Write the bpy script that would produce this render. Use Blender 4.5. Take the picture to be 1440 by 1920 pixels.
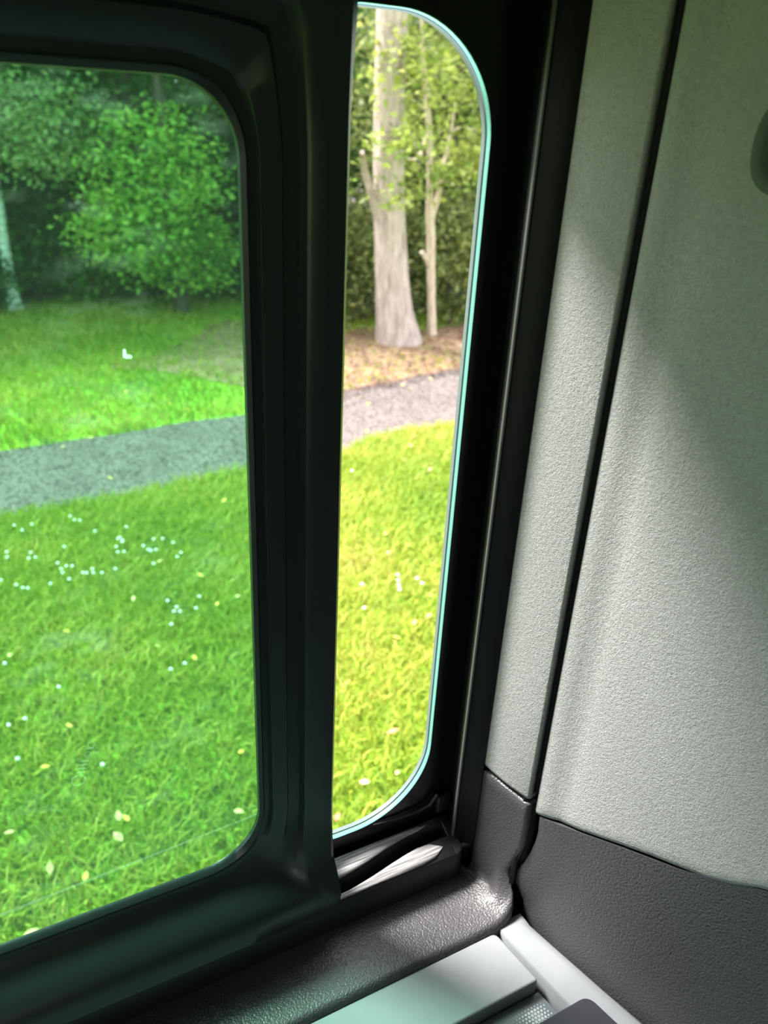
import bpy, bmesh, math, random
import numpy as np
from mathutils import Vector, Matrix

# ------------------------------------------------------------------ start
for o in list(bpy.data.objects):
    bpy.data.objects.remove(o)
scene = bpy.context.scene
COL = scene.collection

# ------------------------------------------------------------------ camera
# x runs along the van window, y points out through it, z is up; ground z = 0
HC = 1.9                      # lens height above the lawn
FPX = 1480.0                  # focal length in pixels of the 1440 x 1920 frame
_v = Vector((-160, 2940, FPX)).normalized()          # straight down, seen by the lens
_h = Vector((3095, -663, FPX)); _h = (_h - _v * _h.dot(_v)).normalized()
_d = _v.cross(_h)
if _d.z < 0: _d = -_d
def W(r):                     # lens axes (right, down, forward) -> world
    return Vector((r.dot(_h), r.dot(_d), -r.dot(_v)))
cam_data = bpy.data.cameras.new('camera')
cam = bpy.data.objects.new('camera', cam_data); COL.objects.link(cam)
cx, cy, cz = W(Vector((1, 0, 0))), W(Vector((0, 1, 0))), W(Vector((0, 0, 1)))
M = Matrix((cx, -cy, -cz)).transposed().to_4x4()
M.translation = Vector((0, 0, HC))
cam.matrix_world = M
cam_data.sensor_fit = 'HORIZONTAL'
cam_data.sensor_width = 36.0
cam_data.lens = 36.0 * FPX / 1440.0
cam_data.clip_start = 0.02
cam_data.clip_end = 200
cam_data.dof.use_dof = True
cam_data.dof.focus_distance = 0.60
cam_data.dof.aperture_fstop = 10.5
scene.camera = cam

# ------------------------------------------------------------------ sky, sun, exposure
world = bpy.data.worlds.new('world'); scene.world = world
world.use_nodes = True
nt = world.node_tree; nt.nodes.clear()
out = nt.nodes.new('ShaderNodeOutputWorld')
bg = nt.nodes.new('ShaderNodeBackground')
bg.inputs[0].default_value = (0.93, 0.97, 1.0, 1)     # bright even cloud
bg.inputs[1].default_value = 1.8
nt.links.new(bg.outputs[0], out.inputs[0])

sun = bpy.data.lights.new('sun', 'SUN')
sun.energy = 8.6
sun.angle = math.radians(15)
sun.color = (1.0, 0.96, 0.88)
sun_o = bpy.data.objects.new('sun', sun); COL.objects.link(sun_o)
sun_dir = Vector((0.65, -0.765, -1.30)).normalized()   # way the light travels
sun_o.rotation_euler = sun_dir.to_track_quat('-Z', 'Y').to_euler()
sun_o.location = (-4, 6, 12)

vs = scene.view_settings
vs.view_transform = 'Standard'; vs.look = 'None'; vs.gamma = 1.0
vs.use_curve_mapping = False
vs.exposure = 1.2
scene.cycles.transparent_max_bounces = 24
scene.cycles.max_bounces = 8
scene.cycles.diffuse_bounces = 5
scene.cycles.adaptive_threshold = 0.02
scene.cycles.sample_clamp_indirect = 6.0

# ------------------------------------------------------------------ helpers
R = random.Random(7)
NR = np.random.default_rng(7)

def raydir(px, py):
    return W(Vector((px - 720.0, py - 960.0, FPX)))
def at(px, py, Y=None, Z=None):
    r = raydir(px, py)
    k = Y / r.y if Y is not None else (Z - HC) / r.z
    return Vector((0, 0, HC)) + r * k
def P(x, y, dn):              # dn = metres below the lens
    return Vector((x, y, HC - dn))

def tag(o, label=None, cat=None, group=None, kind=None):
    if label: o['label'] = label
    if cat: o['category'] = cat
    if group: o['group'] = group
    if kind: o['kind'] = kind
    return o

def empty(name, loc):
    o = bpy.data.objects.new(name, None)
    o.empty_display_size = 0.05
    o.location = loc
    COL.objects.link(o)
    return o

def origin_of(parent):
    p = Vector((0, 0, 0))
    while parent is not None:
        p += parent.location; parent = parent.parent
    return p

def build(name, verts, faces, mat, parent=None, smooth=None, thick=0.0, bevel=0.0, sub=0, off=1.0):
    """link one mesh object; verts are world coordinates"""
    me = bpy.data.meshes.new(name)
    vv = np.array([tuple(v) for v in verts], dtype=np.float64)
    if parent is not None:
        loc = Vector((0, 0, 0)); base = origin_of(parent)
    else:
        lo, hi = vv.min(0), vv.max(0)
        loc = Vector(((lo[0] + hi[0]) / 2, (lo[1] + hi[1]) / 2, lo[2])); base = loc
    vv = vv - np.array(base)
    me.from_pydata(vv.tolist(), [], faces)
    me.update()
    o = bpy.data.objects.new(name, me)
    o.location = loc
    COL.objects.link(o)
    if parent is not None: o.parent = parent
    if mat is not None: me.materials.append(mat)
    if smooth is not None:
        me.polygons.foreach_set('use_smooth', [True] * len(me.polygons))
        me.set_sharp_from_angle(angle=math.radians(smooth))
    if thick:
        m = o.modifiers.new('thick', 'SOLIDIFY'); m.thickness = thick; m.offset = off
    if bevel:
        m = o.modifiers.new('bevel', 'BEVEL'); m.width = bevel; m.segments = 3
        m.limit_method = 'ANGLE'; m.angle_limit = math.radians(35); m.harden_normals = False
    if sub:
        m = o.modifiers.new('sub', 'SUBSURF'); m.levels = sub; m.render_levels = sub
    return o

def grid(rows, close_u=False):
    """rows of equal length -> verts, quads"""
    n = len(rows[0]); verts = [p for r in rows for p in r]; faces = []
    for i in range(len(rows) - 1):
        for j in range(n if close_u else n - 1):
            k = (j + 1) % n
            faces.append((i * n + j, i * n + k, (i + 1) * n + k, (i + 1) * n + j))
    return verts, faces

def join(*parts):
    V, Fc = [], []
    for v, f in parts:
        b = len(V); V += list(v); Fc += [tuple(i + b for i in q) for q in f]
    return V, Fc

def box(x0, x1, y0, y1, z0, z1):
    v = [(x, y, z) for z in (z0, z1) for y in (y0, y1) for x in (x0, x1)]
    f = [(0, 2, 3, 1), (4, 5, 7, 6), (0, 1, 5, 4), (2, 6, 7, 3), (0, 4, 6, 2), (1, 3, 7, 5)]
    return [Vector(p) for p in v], f

def prism(poly, z0, z1):
    """plan polygon (counter clockwise) extruded from z0 to z1"""
    n = len(poly)
    v = [Vector((x, y, z0)) for x, y in poly] + [Vector((x, y, z1)) for x, y in poly]
    f = [tuple(range(n - 1, -1, -1)), tuple(range(n, 2 * n))]
    f += [(i, (i + 1) % n, n + (i + 1) % n, n + i) for i in range(n)]
    return v, f

def round_poly(pts, radii, seg=8):
    """round the corners of a plan polygon"""
    outp = []; n = len(pts)
    for i in range(n):
        p = Vector(pts[i]).to_2d(); a = Vector(pts[i - 1]).to_2d(); b = Vector(pts[(i + 1) % n]).to_2d()
        r = radii[i] if isinstance(radii, (list, tuple)) else radii
        if r <= 0: outp.append(tuple(p)); continue
        u = (a - p).normalized(); w = (b - p).normalized()
        p0 = p + u * r; p1 = p + w * r
        for k in range(seg + 1):
            t = k / seg
            q = p0 * (1 - t) ** 2 + p * 2 * t * (1 - t) + p1 * t ** 2
            outp.append(tuple(q))
    return outp

def tube(pts, radii, n=10, cap=True):
    pts = [Vector(p) for p in pts]; rows = []
    up = Vector((0.3, 0.9, 0.2))
    for i, p in enumerate(pts):
        t = (pts[min(i + 1, len(pts) - 1)] - pts[max(i - 1, 0)]).normalized()
        a = t.cross(up).normalized(); b = t.cross(a)
        r = radii[i] if isinstance(radii, (list, tuple)) else radii
        rows.append([p + (a * math.cos(2 * math.pi * k / n) + b * math.sin(2 * math.pi * k / n)) * r for k in range(n)])
    v, f = grid(rows, True)
    if cap:
        f.append(tuple(range(n))); f.append(tuple(range(len(v) - 1, len(v) - 1 - n, -1)))
    return v, f

def smoothstep(a, b, x):
    t = max(0.0, min(1.0, (x - a) / (b - a))); return t * t * (3 - 2 * t)
def lerp(a, b, t): return a + (b - a) * t
def interp(x, xs, ys): return float(np.interp(x, xs, ys))

# ------------------------------------------------------------------ materials
class N:
    """tiny node-tree builder"""
    def __init__(s, name):
        s.m = bpy.data.materials.new(name); s.m.use_nodes = True
        s.t = s.m.node_tree; s.t.nodes.clear()
        s.out = s.t.nodes.new('ShaderNodeOutputMaterial')
    def n(s, typ, **kw):
        nd = s.t.nodes.new(typ)
        for k, v in kw.items():
            if k.startswith('_'): setattr(nd, k[1:], v)
            else:
                key = k.replace('__', ' ')
                if isinstance(v, bpy.types.NodeSocket): s.t.links.new(v, nd.inputs[key])
                else: nd.inputs[key].default_value = v
        return nd
    def l(s, a, b): s.t.links.new(a, b)
    def ramp(s, fac, stops):
        r = s.t.nodes.new('ShaderNodeValToRGB')
        e = r.color_ramp.elements
        while len(e) < len(stops): e.new(0.5)
        for i, (p, c) in enumerate(stops):
            e[i].position = p; e[i].color = (*c, 1) if len(c) == 3 else c
        s.l(fac, r.inputs[0]); return r.outputs[0]
    def pos(s): return s.n('ShaderNodeNewGeometry').outputs['Position']
    def noise(s, vec, scale, detail=3, rough=0.55):
        nd = s.n('ShaderNodeTexNoise', Scale=scale, Detail=detail, Roughness=rough)
        s.l(vec, nd.inputs['Vector']); return nd.outputs[0]
    def bump(s, height, strength=0.3, dist=0.001):
        b = s.n('ShaderNodeBump', Strength=strength, Distance=dist)
        s.l(height, b.inputs['Height']); return b.outputs[0]
    def principled(s, color, rough=0.5, spec=0.5, normal=None, **kw):
        p = s.n('ShaderNodeBsdfPrincipled')
        if isinstance(color, bpy.types.NodeSocket): s.l(color, p.inputs['Base Color'])
        else: p.inputs['Base Color'].default_value = (*color, 1)
        if isinstance(rough, bpy.types.NodeSocket): s.l(rough, p.inputs['Roughness'])
        else: p.inputs['Roughness'].default_value = rough
        p.inputs['Specular IOR Level'].default_value = spec
        if normal is not None: s.l(normal, p.inputs['Normal'])
        for k, v in kw.items(): p.inputs[k.replace('__', ' ')].default_value = v
        s.l(p.outputs[0], s.out.inputs[0]); return p

def mat_plain(name, color, rough=0.5, spec=0.5, grain=0.0, gscale=900):
    m = N(name); nrm = None
    if grain:
        nrm = m.bump(m.noise(m.pos(), gscale, 2), grain, 0.0005)
    m.principled(color, rough, spec, nrm)
    return m.m

def mat_cloth():
    m = N('grey_cloth_lining'); p = m.pos()
    a = m.noise(p, 420, 4, 0.6); b = m.noise(p, 1200, 2)
    col = m.ramp(a, [(0.3, (0.238, 0.238, 0.243)), (0.72, (0.322, 0.322, 0.33))])
    mix = m.n('ShaderNodeMath', _operation='ADD'); m.l(a, mix.inputs[0]); m.l(b, mix.inputs[1])
    m.principled(col, 0.85, 0.2, m.bump(mix.outputs[0], 0.55, 0.0012))
    return m.m

def mat_grain():
    m = N('dark_grained_plastic'); p = m.pos()
    warp = m.n('ShaderNodeTexNoise', Scale=230.0, Detail=2.0); m.l(p, warp.inputs['Vector'])
    add = m.n('ShaderNodeVectorMath', _operation='MULTIPLY_ADD'); m.l(warp.outputs['Color'], add.inputs[0])
    add.inputs[1].default_value = (0.003, 0.003, 0.003); m.l(p, add.inputs[2])
    v = m.n('ShaderNodeTexVoronoi', _feature='SMOOTH_F1', Scale=620.0, Smoothness=0.6); m.l(add.outputs[0], v.inputs['Vector'])
    n2 = m.noise(p, 700, 2)
    mx = m.n('ShaderNodeMath', _operation='MULTIPLY_ADD'); m.l(n2, mx.inputs[0]); mx.inputs[1].default_value = 0.25
    m.l(v.outputs['Distance'], mx.inputs[2])
    inv = m.n('ShaderNodeMath', _operation='SUBTRACT'); inv.inputs[0].default_value = 1.0; m.l(mx.outputs[0], inv.inputs[1])
    m.principled((0.036, 0.034, 0.040), 0.45, 0.7, m.bump(inv.outputs[0], 0.6, 0.0007))
    return m.m

def mat_glass(name, tint, dirt=0.0):
    """pane that lets tinted light through and mirrors a little"""
    m = N(name)
    tr = m.n('ShaderNodeBsdfTransparent', Color=(*tint, 1))
    gl = m.n('ShaderNodeBsdfGlossy', Roughness=0.0, Color=(1, 1, 1, 1))
    fr = m.n('ShaderNodeFresnel', IOR=1.38)
    gg = m.n('ShaderNodeNewGeometry'); fm = m.n('ShaderNodeMath', _operation='SUBTRACT'); fm.inputs[0].default_value = 1.0
    m.l(gg.outputs['Backfacing'], fm.inputs[1])
    fk = m.n('ShaderNodeMath', _operation='MULTIPLY'); m.l(fr.outputs[0], fk.inputs[0]); m.l(fm.outputs[0], fk.inputs[1])
    mx = m.n('ShaderNodeMixShader'); m.l(fk.outputs[0], mx.inputs[0]); m.l(tr.outputs[0], mx.inputs[1]); m.l(gl.outputs[0], mx.inputs[2])
    last = mx.outputs[0]
    if dirt:
        p = m.pos()
        a = m.ramp(m.noise(p, 9, 4, 0.6), [(0.48, (0, 0, 0)), (0.75, (1, 1, 1))])
        st = m.n('ShaderNodeMapping'); st.inputs['Scale'].default_value = (14, 1, 40); st.inputs['Rotation'].default_value = (0, 0.5, 0)
        m.l(p, st.inputs['Vector'])
        b = m.ramp(m.noise(st.outputs[0], 3.0, 3, 0.6), [(0.5, (0, 0, 0)), (0.8, (1, 1, 1))])
        mu = m.n('ShaderNodeMath', _operation='MULTIPLY'); m.l(a, mu.inputs[0]); m.l(b, mu.inputs[1])
        sc = m.n('ShaderNodeMath', _operation='MULTIPLY_ADD'); m.l(mu.outputs[0], sc.inputs[0])
        sc.inputs[1].default_value = dirt; sc.inputs[2].default_value = 0.006
        df = m.n('ShaderNodeBsdfTranslucent', Color=(0.75, 0.8, 0.72, 1))
        m2 = m.n('ShaderNodeMixShader'); m.l(sc.outputs[0], m2.inputs[0]); m.l(last, m2.inputs[1]); m.l(df.outputs[0], m2.inputs[2])
        last = m2.outputs[0]
    m.l(last, m.out.inputs[0])
    return m.m

def mat_film(name, color, alpha):
    m = N(name)
    tr = m.n('ShaderNodeBsdfTransparent', Color=(1, 1, 1, 1))
    df = m.n('ShaderNodeBsdfTranslucent', Color=(*color, 1))
    mx = m.n('ShaderNodeMixShader'); mx.inputs[0].default_value = alpha
    m.l(tr.outputs[0], mx.inputs[1]); m.l(df.outputs[0], mx.inputs[2]); m.l(mx.outputs[0], m.out.inputs[0])
    return m.m

def mat_scuffed():
    m = N('scuffed_black_plastic'); p = m.pos()
    mp = m.n('ShaderNodeMapping'); mp.inputs['Scale'].default_value = (14, 420, 60); mp.inputs['Rotation'].default_value = (0, 0, math.radians(6))
    m.l(p, mp.inputs['Vector'])
    a = m.noise(mp.outputs[0], 1.6, 4, 0.65)
    col = m.ramp(a, [(0.30, (0.07, 0.07, 0.075)), (0.5, (0.21, 0.205, 0.215)), (0.72, (0.50, 0.49, 0.51))])
    m.principled(col, 0.34, 0.6, m.bump(a, 0.35, 0.0006))
    return m.m

def mat_lightgrey():
    m = N('pale_grey_plastic'); p = m.pos()
    a = m.noise(p, 22, 4, 0.55)
    col = m.ramp(a, [(0.3, (0.172, 0.182, 0.202)), (0.7, (0.198, 0.208, 0.228))])
    m.principled(col, 0.38, 0.45, m.bump(m.noise(p, 1500, 2), 0.10, 0.0003))
    return m.m

def mat_leaf(name, stops, translucent=0.45, rough=0.5):
    m = N(name)
    g = m.n('ShaderNodeNewGeometry')
    big = m.noise(g.outputs['Position'], 1.1, 2)
    mixv = m.n('ShaderNodeMath', _operation='MULTIPLY_ADD'); m.l(big, mixv.inputs[0]); mixv.inputs[1].default_value = 0.9
    hl = m.n('ShaderNodeMath', _operation='MULTIPLY_ADD'); m.l(g.outputs['Random Per Island'], hl.inputs[0]); hl.inputs[1].default_value = 0.55; hl.inputs[2].default_value = -0.22
    m.l(hl.outputs[0], mixv.inputs[2])
    col = m.ramp(mixv.outputs[0], stops)
    d = m.n('ShaderNodeBsdfPrincipled', Roughness=rough); m.l(col, d.inputs['Base Color'])
    d.inputs['Specular IOR Level'].default_value = 0.3
    t = m.n('ShaderNodeBsdfTranslucent'); m.l(col, t.inputs['Color'])
    mx = m.n('ShaderNodeMixShader'); mx.inputs[0].default_value = translucent
    m.l(d.outputs[0], mx.inputs[1]); m.l(t.outputs[0], mx.inputs[2]); m.l(mx.outputs[0], m.out.inputs[0])
    return m.m

def mat_bark(name, c0, c1, scale=(26, 26, 5), bump=0.6):
    m = N(name); p = m.pos()
    mp = m.n('ShaderNodeMapping'); mp.inputs['Scale'].default_value = scale; m.l(p, mp.inputs['Vector'])
    a = m.noise(mp.outputs[0], 1.0, 5, 0.65)
    m.principled(m.ramp(a, [(0.32, c0), (0.68, c1)]), 0.9, 0.2, m.bump(a, bump, 0.02))
    return m.m

def mat_lawn():
    m = N('lawn_soil'); p = m.pos()
    a = m.noise(p, 1.3, 4, 0.6); b = m.noise(p, 22, 4, 0.6)
    s = m.n('ShaderNodeMath', _operation='MULTIPLY_ADD'); m.l(b, s.inputs[0]); s.inputs[1].default_value = 0.5
    h = m.n('ShaderNodeMath', _operation='MULTIPLY'); m.l(a, h.inputs[0]); h.inputs[1].default_value = 0.5
    m.l(h.outputs[0], s.inputs[2])
    col = m.ramp(s.outputs[0], [(0.36, (0.13, 0.30, 0.025)), (0.5, (0.20, 0.38, 0.03)), (0.62, (0.33, 0.40, 0.05)), (0.72, (0.35, 0.28, 0.09))])
    m.principled(col, 0.9, 0.2, m.bump(b, 0.6, 0.02))
    return m.m

def mat_path():
    m = N('fine_gravel'); p = m.pos()
    a = m.noise(p, 60, 4, 0.7); b = m.noise(p, 3, 3, 0.6)
    s = m.n('ShaderNodeMath', _operation='MULTIPLY_ADD'); m.l(a, s.inputs[0]); s.inputs[1].default_value = 0.75
    h = m.n('ShaderNodeMath', _operation='MULTIPLY'); m.l(b, h.inputs[0]); h.inputs[1].default_value = 0.25
    m.l(h.outputs[0], s.inputs[2])
    col = m.ramp(s.outputs[0], [(0.34, (0.085, 0.068, 0.067)), (0.5, (0.15, 0.122, 0.12)), (0.66, (0.235, 0.195, 0.19))])
    m.principled(col, 0.85, 0.3, m.bump(a, 0.8, 0.02))
    return m.m

def mat_dirt():
    m = N('leaf_strewn_dirt'); p = m.pos()
    a = m.noise(p, 7, 5, 0.65); 
    col = m.ramp(a, [(0.3, (0.14, 0.08, 0.055)), (0.45, (0.24, 0.145, 0.10)), (0.58, (0.30, 0.20, 0.13)), (0.72, (0.22, 0.24, 0.07))])
    m.principled(col, 0.9, 0.2, m.bump(a, 0.7, 0.03))
    return m.m

M_cloth = mat_cloth()
M_grain = mat_grain()
M_frame = mat_plain('black_satin_plastic', (0.013, 0.019, 0.0195), 0.33, 0.5, 0.12, 1400)
M_black = mat_plain('matt_black_plastic', (0.005, 0.0055, 0.0055), 0.5, 0.25)
M_frit = mat_plain('black_glass_border', (0.004, 0.005, 0.005), 0.25, 0.3)
M_rubber = mat_plain('black_rubber', (0.010, 0.010, 0.011), 0.6, 0.3)
M_greyseal = mat_plain('grey_rubber_seal', (0.075, 0.075, 0.08), 0.5, 0.4)
M_track = mat_plain('track_black_plastic', (0.010, 0.011, 0.013), 0.40, 0.5, 0.2, 1800)
M_scuff = mat_scuffed()
M_pale = mat_lightgrey()
M_smoke = mat_plain('smoky_grey_glass', (0.075, 0.092, 0.105), 0.22, 0.4)
M_dots = mat_plain('pale_print_dots', (0.24, 0.265, 0.28), 0.5)
M_slab = mat_plain('charcoal_plastic', (0.020, 0.020, 0.028), 0.42, 0.4, 0.1, 1500)
M_edge = mat_leaf('aqua_glass_edge', [(0.0, (0.22, 0.58, 0.54)), (1.0, (0.24, 0.60, 0.56))], 0.6, 0.3)
M_edge2 = mat_leaf('frosted_glass_edge', [(0.0, (0.16, 0.20, 0.22)), (1.0, (0.17, 0.21, 0.23))], 0.4, 0.35)
M_pane = mat_glass('green_tinted_glass', (0.745, 0.895, 0.835), 0.09)
M_pane2 = mat_glass('green_tinted_outer_glass', (0.745, 0.895, 0.835))
M_head = mat_plain('beige_headliner', (0.40, 0.38, 0.29), 0.9, 0.1)
M_inner = mat_plain('grey_van_lining', (0.32, 0.32, 0.28), 0.8, 0.2)
M_floor = mat_plain('grey_van_floor', (0.30, 0.30, 0.30), 0.7, 0.3)
M_white = mat_film('white_dried_spot', (0.95, 0.95, 0.92), 0.85)
M_strip = mat_film('pale_strip_film', (0.85, 0.9, 0.85), 0.07)
M_etch = mat_film('etched_mark', (0.8, 0.95, 0.85), 0.10)

# ------------------------------------------------------------------ contours in the window plane
def rrect(x0, x1, d0, d1, radii, seg=14, straight=5):
    """rounded rectangle in (x, dn); returns points, arc centres, and how 'horizontal' each piece is.
    radii: top right, bottom right, bottom left, top left"""
    rt, rb, lb, lt = radii
    pts = []
    cs = [((x1 - rt, d0 + rt), rt, -90), ((x1 - rb, d1 - rb), rb, 0), ((x0 + lb, d1 - lb), lb, 90), ((x0 + lt, d0 + lt), lt, 180)]
    for i, (c, r, a0) in enumerate(cs):
        for k in range(seg + 1):
            a = math.radians(a0 + 90 * k / seg)
            pts.append((c[0] + r * math.cos(a), c[1] + r * math.sin(a), c, a))
        c2, r2, a2 = cs[(i + 1) % 4]
        e = (c[0] + r * math.cos(math.radians(a0 + 90)), c[1] + r * math.sin(math.radians(a0 + 90)))
        s = (c2[0] + r2 * math.cos(math.radians(a2)), c2[1] + r2 * math.sin(math.radians(a2)))
        for k in range(1, straight):
            t = k / straight; q = (lerp(e[0], s[0], t), lerp(e[1], s[1], t)); a = math.radians(a0 + 90)
            pts.append((q[0], q[1], (q[0] - math.cos(a) * 0.02, q[1] - math.sin(a) * 0.02), a))
    return pts

def sd_rrect(x, y, x0, x1, d0, d1, r):
    mx, my = (x0 + x1) / 2, (d0 + d1) / 2
    qx, qy = abs(x - mx) - (x1 - x0) / 2 + r, abs(y - my) - (d1 - d0) / 2 + r
    return math.hypot(max(qx, 0), max(qy, 0)) + min(max(qx, qy), 0) - r

def cast_out(c, a, rect, r):
    lo, hi = 0.0, 3.0
    ca, sa = math.cos(a), math.sin(a)
    for _ in range(44):
        m = (lo + hi) / 2
        if sd_rrect(c[0] + ca * m, c[1] + sa * m, *rect, r) < 0: lo = m
        else: hi = m
    return c[0] + ca * hi, c[1] + sa * hi

def ring_plate(hole, rect, y0, y1):
    rows = []
    o = [cast_out(c, a, rect, 0.0005) for _, _, c, a in hole]
    rows = [[P(x, y1, d) for x, d in o], [P(x, y0, d) for x, d in o],
            [P(x, y0, d) for x, d, _, _ in hole], [P(x, y1, d) for x, d, _, _ in hole], [P(x, y1, d) for x, d in o]]
    return grid(rows, True)

def wall_ring(hole, y0, y1, grow=0.0):
    rows = [[P(x, y, d) for x, d, _, _ in hole] for y in (y0, y1)]
    return grid(rows, True)

# ------------------------------------------------------------------ the van's shell (mostly out of view; openings sized for fill light)
ZC, ZF = HC + 0.42, HC - 1.25
X0, X1, YB = -2.3, 0.62, -1.45
def struct(name, geo, mat, label, cat, **kw):
    o = build(name, geo[0], geo[1], mat, **kw)
    return tag(o, label, cat, kind='structure')

struct('ceiling', box(X0, X1, YB, 0.50, ZC, ZC + 0.03), M_head, 'light headliner of the van above the window', 'ceiling')
struct('floor', box(X0, X1, YB, 0.50, ZF - 0.03, ZF), M_floor, 'grey floor of the van under the cabinet', 'floor')
struct('wall_left', join(box(X0, -0.56, 0.43, 0.47, ZF, ZC), box(-0.56, 0.36, 0.43, 0.47, HC + 0.120, ZC), box(-0.56, 0.36, 0.43, 0.47, ZF, HC - 0.655),
                         box(0.346, X1, 0.43, 0.47, ZF, ZC)),
       M_inner, 'van side wall around the sliding window', 'wall')
struct('wall_back', join(box(-0.55, X1, YB - 0.04, YB, ZF, ZC), box(X0, -1.25, YB - 0.04, YB, ZF, ZC), box(-1.25, -0.55, YB - 0.04, YB, HC + 0.12, ZC), box(-1.25, -0.55, YB - 0.04, YB, ZF, HC - 0.40)),
       M_inner, 'far side wall of the van with an opening added for fill light', 'wall')  # unseen opening, added and sized to let in fill daylight
struct('wall_front', join(box(X0 - 0.04, X0, YB, 0.47, ZF, HC - 0.35), box(X0 - 0.04, X0, YB, 0.47, HC + 0.22, ZC), box(X0 - 0.04, X0, YB, -1.15, HC - 0.35, HC + 0.22), box(X0 - 0.04, X0, 0.2, 0.47, HC - 0.35, HC + 0.22)),
       M_inner, 'front end of the van around the windscreen opening', 'wall')
struct('wall_right', box(X1 - 0.02, X1 + 0.03, YB, 0.47, ZF, ZC), M_inner, 'partition of the van behind the grey cloth panel', 'wall')

# ------------------------------------------------------------------ fixed window glass with its opening
YG0, YG1 = 0.440, 0.4465
win = empty('window_1', P(0.0, 0.443, 0.655))
tag(win, 'fixed green-tinted van window glass with black border and open cut-out', 'window', kind='structure')
cut = rrect(0.186, 0.3042, -0.0522, 0.5670, (0.066, 0.073, 0.03, 0.03), 18, 6)
lef = rrect(-0.52, 0.165, -0.030, 0.556, (0.04, 0.05, 0.05, 0.04), 12, 4)
a = ring_plate(cut, (0.1755, 0.346, -0.14, 0.66), YG0, YG0 + 0.0006)
b = ring_plate(lef, (-0.57, 0.1755, -0.14, 0.66), YG0, YG1 - 0.0005)
build('glass_border', *join(a, b), M_frit, win, smooth=30)
cut_i = rrect(0.1865, 0.3038, -0.0518, 0.5666, (0.0658, 0.0728, 0.03, 0.03), 18, 6)
cut_o = rrect(0.1870, 0.3028, -0.0508, 0.5656, (0.0653, 0.0723, 0.03, 0.03), 18, 6)
rows = [[P(x, YG0 - 0.0004, d) for x, d, _, _ in cut], [P(x, YG0 + 0.0008, d) for x, d, _, _ in cut_i], [P(x, YG0 + 0.0042, d) for x, d, _, _ in cut_i]]
build('glass_edge', *grid(rows, True), M_edge, win, smooth=40)['label'] = 'aqua cut edge of the glass'
rows = [[P(x, YG0 + 0.0036, d) for x, d, _, _ in cut_i], [P(x, YG0 + 0.0042, d) for x, d, _, _ in cut_o], [P(x, YG0 + 0.0078, d) for x, d, _, _ in cut_o]]
build('edge_seal', *grid(rows, True), M_edge2, win, smooth=40)
vv, ff = box(-0.53, 0.172, 0.4425, 0.4455, HC - 0.562, HC + 0.036)
build('outer_pane', vv, ff, M_pane2, win)
# channel beside the opening, running up the pillar
prof = [(0.346, 0.4395), (0.3335, 0.4395), (0.3325, 0.437), (0.3330, 0.428), (0.3300, 0.4255), (0.3262, 0.4235), (0.3243, 0.4205), (0.3240, 0.4180)]
build('channel', *grid([[P(x, y, dn) for x, y in prof] for dn in (-0.13, 0.0, 0.2, 0.4, 0.55, 0.628)]), M_black, win, smooth=50, thick=0.002, off=-1)
prof = [(0.3238, 0.4186), (0.3229, 0.4178), (0.3228, 0.4168), (0.3236, 0.4162)]
build('channel_lip', *grid([[P(x, y, dn) for x, y in prof] for dn in (-0.13, 0.0, 0.2, 0.4, 0.55, 0.622)]), M_greyseal, win, smooth=60, thick=0.0012, off=-1)
prof = [(0.3238, 0.4170), (0.3243, 0.4160), (0.3308, 0.4106), (0.3375, 0.4048), (0.3396, 0.4050), (0.345, 0.4078)]
build('cover_strip', *grid([[P(x, y, dn) for x, y in prof] for dn in (-0.13, 0.0, 0.2, 0.4, 0.52, 0.60)]), M_black, win, smooth=50, thick=0.002, off=1)
# small moulded clip low in the corner of the black border
cl = [at(700, 1547, Y=0.438), at(745, 1535, Y=0.437), at(782, 1522, Y=0.436), at(805, 1510, Y=0.435), at(814, 1497, Y=0.435), at(820, 1489, Y=0.435)]
build('corner_clip', *tube(cl, [0.0007, 0.0011, 0.0014, 0.0016, 0.0018, 0.0018], 8), M_track, win, smooth=60)
c0 = at(832, 1500, Y=0.436)
build('corner_clip', *box(c0.x - 0.008, c0.x + 0.006, 0.4335, 0.439, c0.z - 0.012, c0.z + 0.008), M_track, win, bevel=0.002)

# ------------------------------------------------------------------ sliding sash, pushed to the left
YS = 0.432
sash = empty('sliding_window', P(-0.12, 0.43, 0.60))
tag(sash, 'sliding window sash with wide black plastic frame, pushed half open', 'window')
inner = rrect(-0.44, 0.1412, -0.0118, 0.5340, (0.036, 0.047, 0.047, 0.036), 20, 6)
ORECT = (-0.50, 0.1990, -0.085, 0.596)
PR = [(0, 0), (.008, 3.0), (.055, 5.0), (.08, 3.2), (.145, 3.4), (.17, 8.0), (.365, 9.5), (.395, 6.8), (.55, 7.5), (.58, 14.5), (.62, 16), (.96, 17), (1.0, 14.5), (1.0, 2)]
PB = [(0, 0), (.008, 3.0), (.05, 6.0), (.075, 5.2), (.13, 5.4), (.21, 7.0), (.31, 12), (.40, 20), (.50, 29), (.60, 34), (.72, 36.8), (.90, 39.5), (.985, 36), (.99, 12)]
PT = [(0, 0), (.008, 3.0), (.055, 5.5), (.08, 4.2), (.145, 4.6), (.20, 9), (.36, 14), (.40, 11), (.50, 14), (.56, 22), (.66, 25), (.92, 28), (1.0, 24), (1.0, 4)]
rows = [[] for _ in PR]
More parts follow.
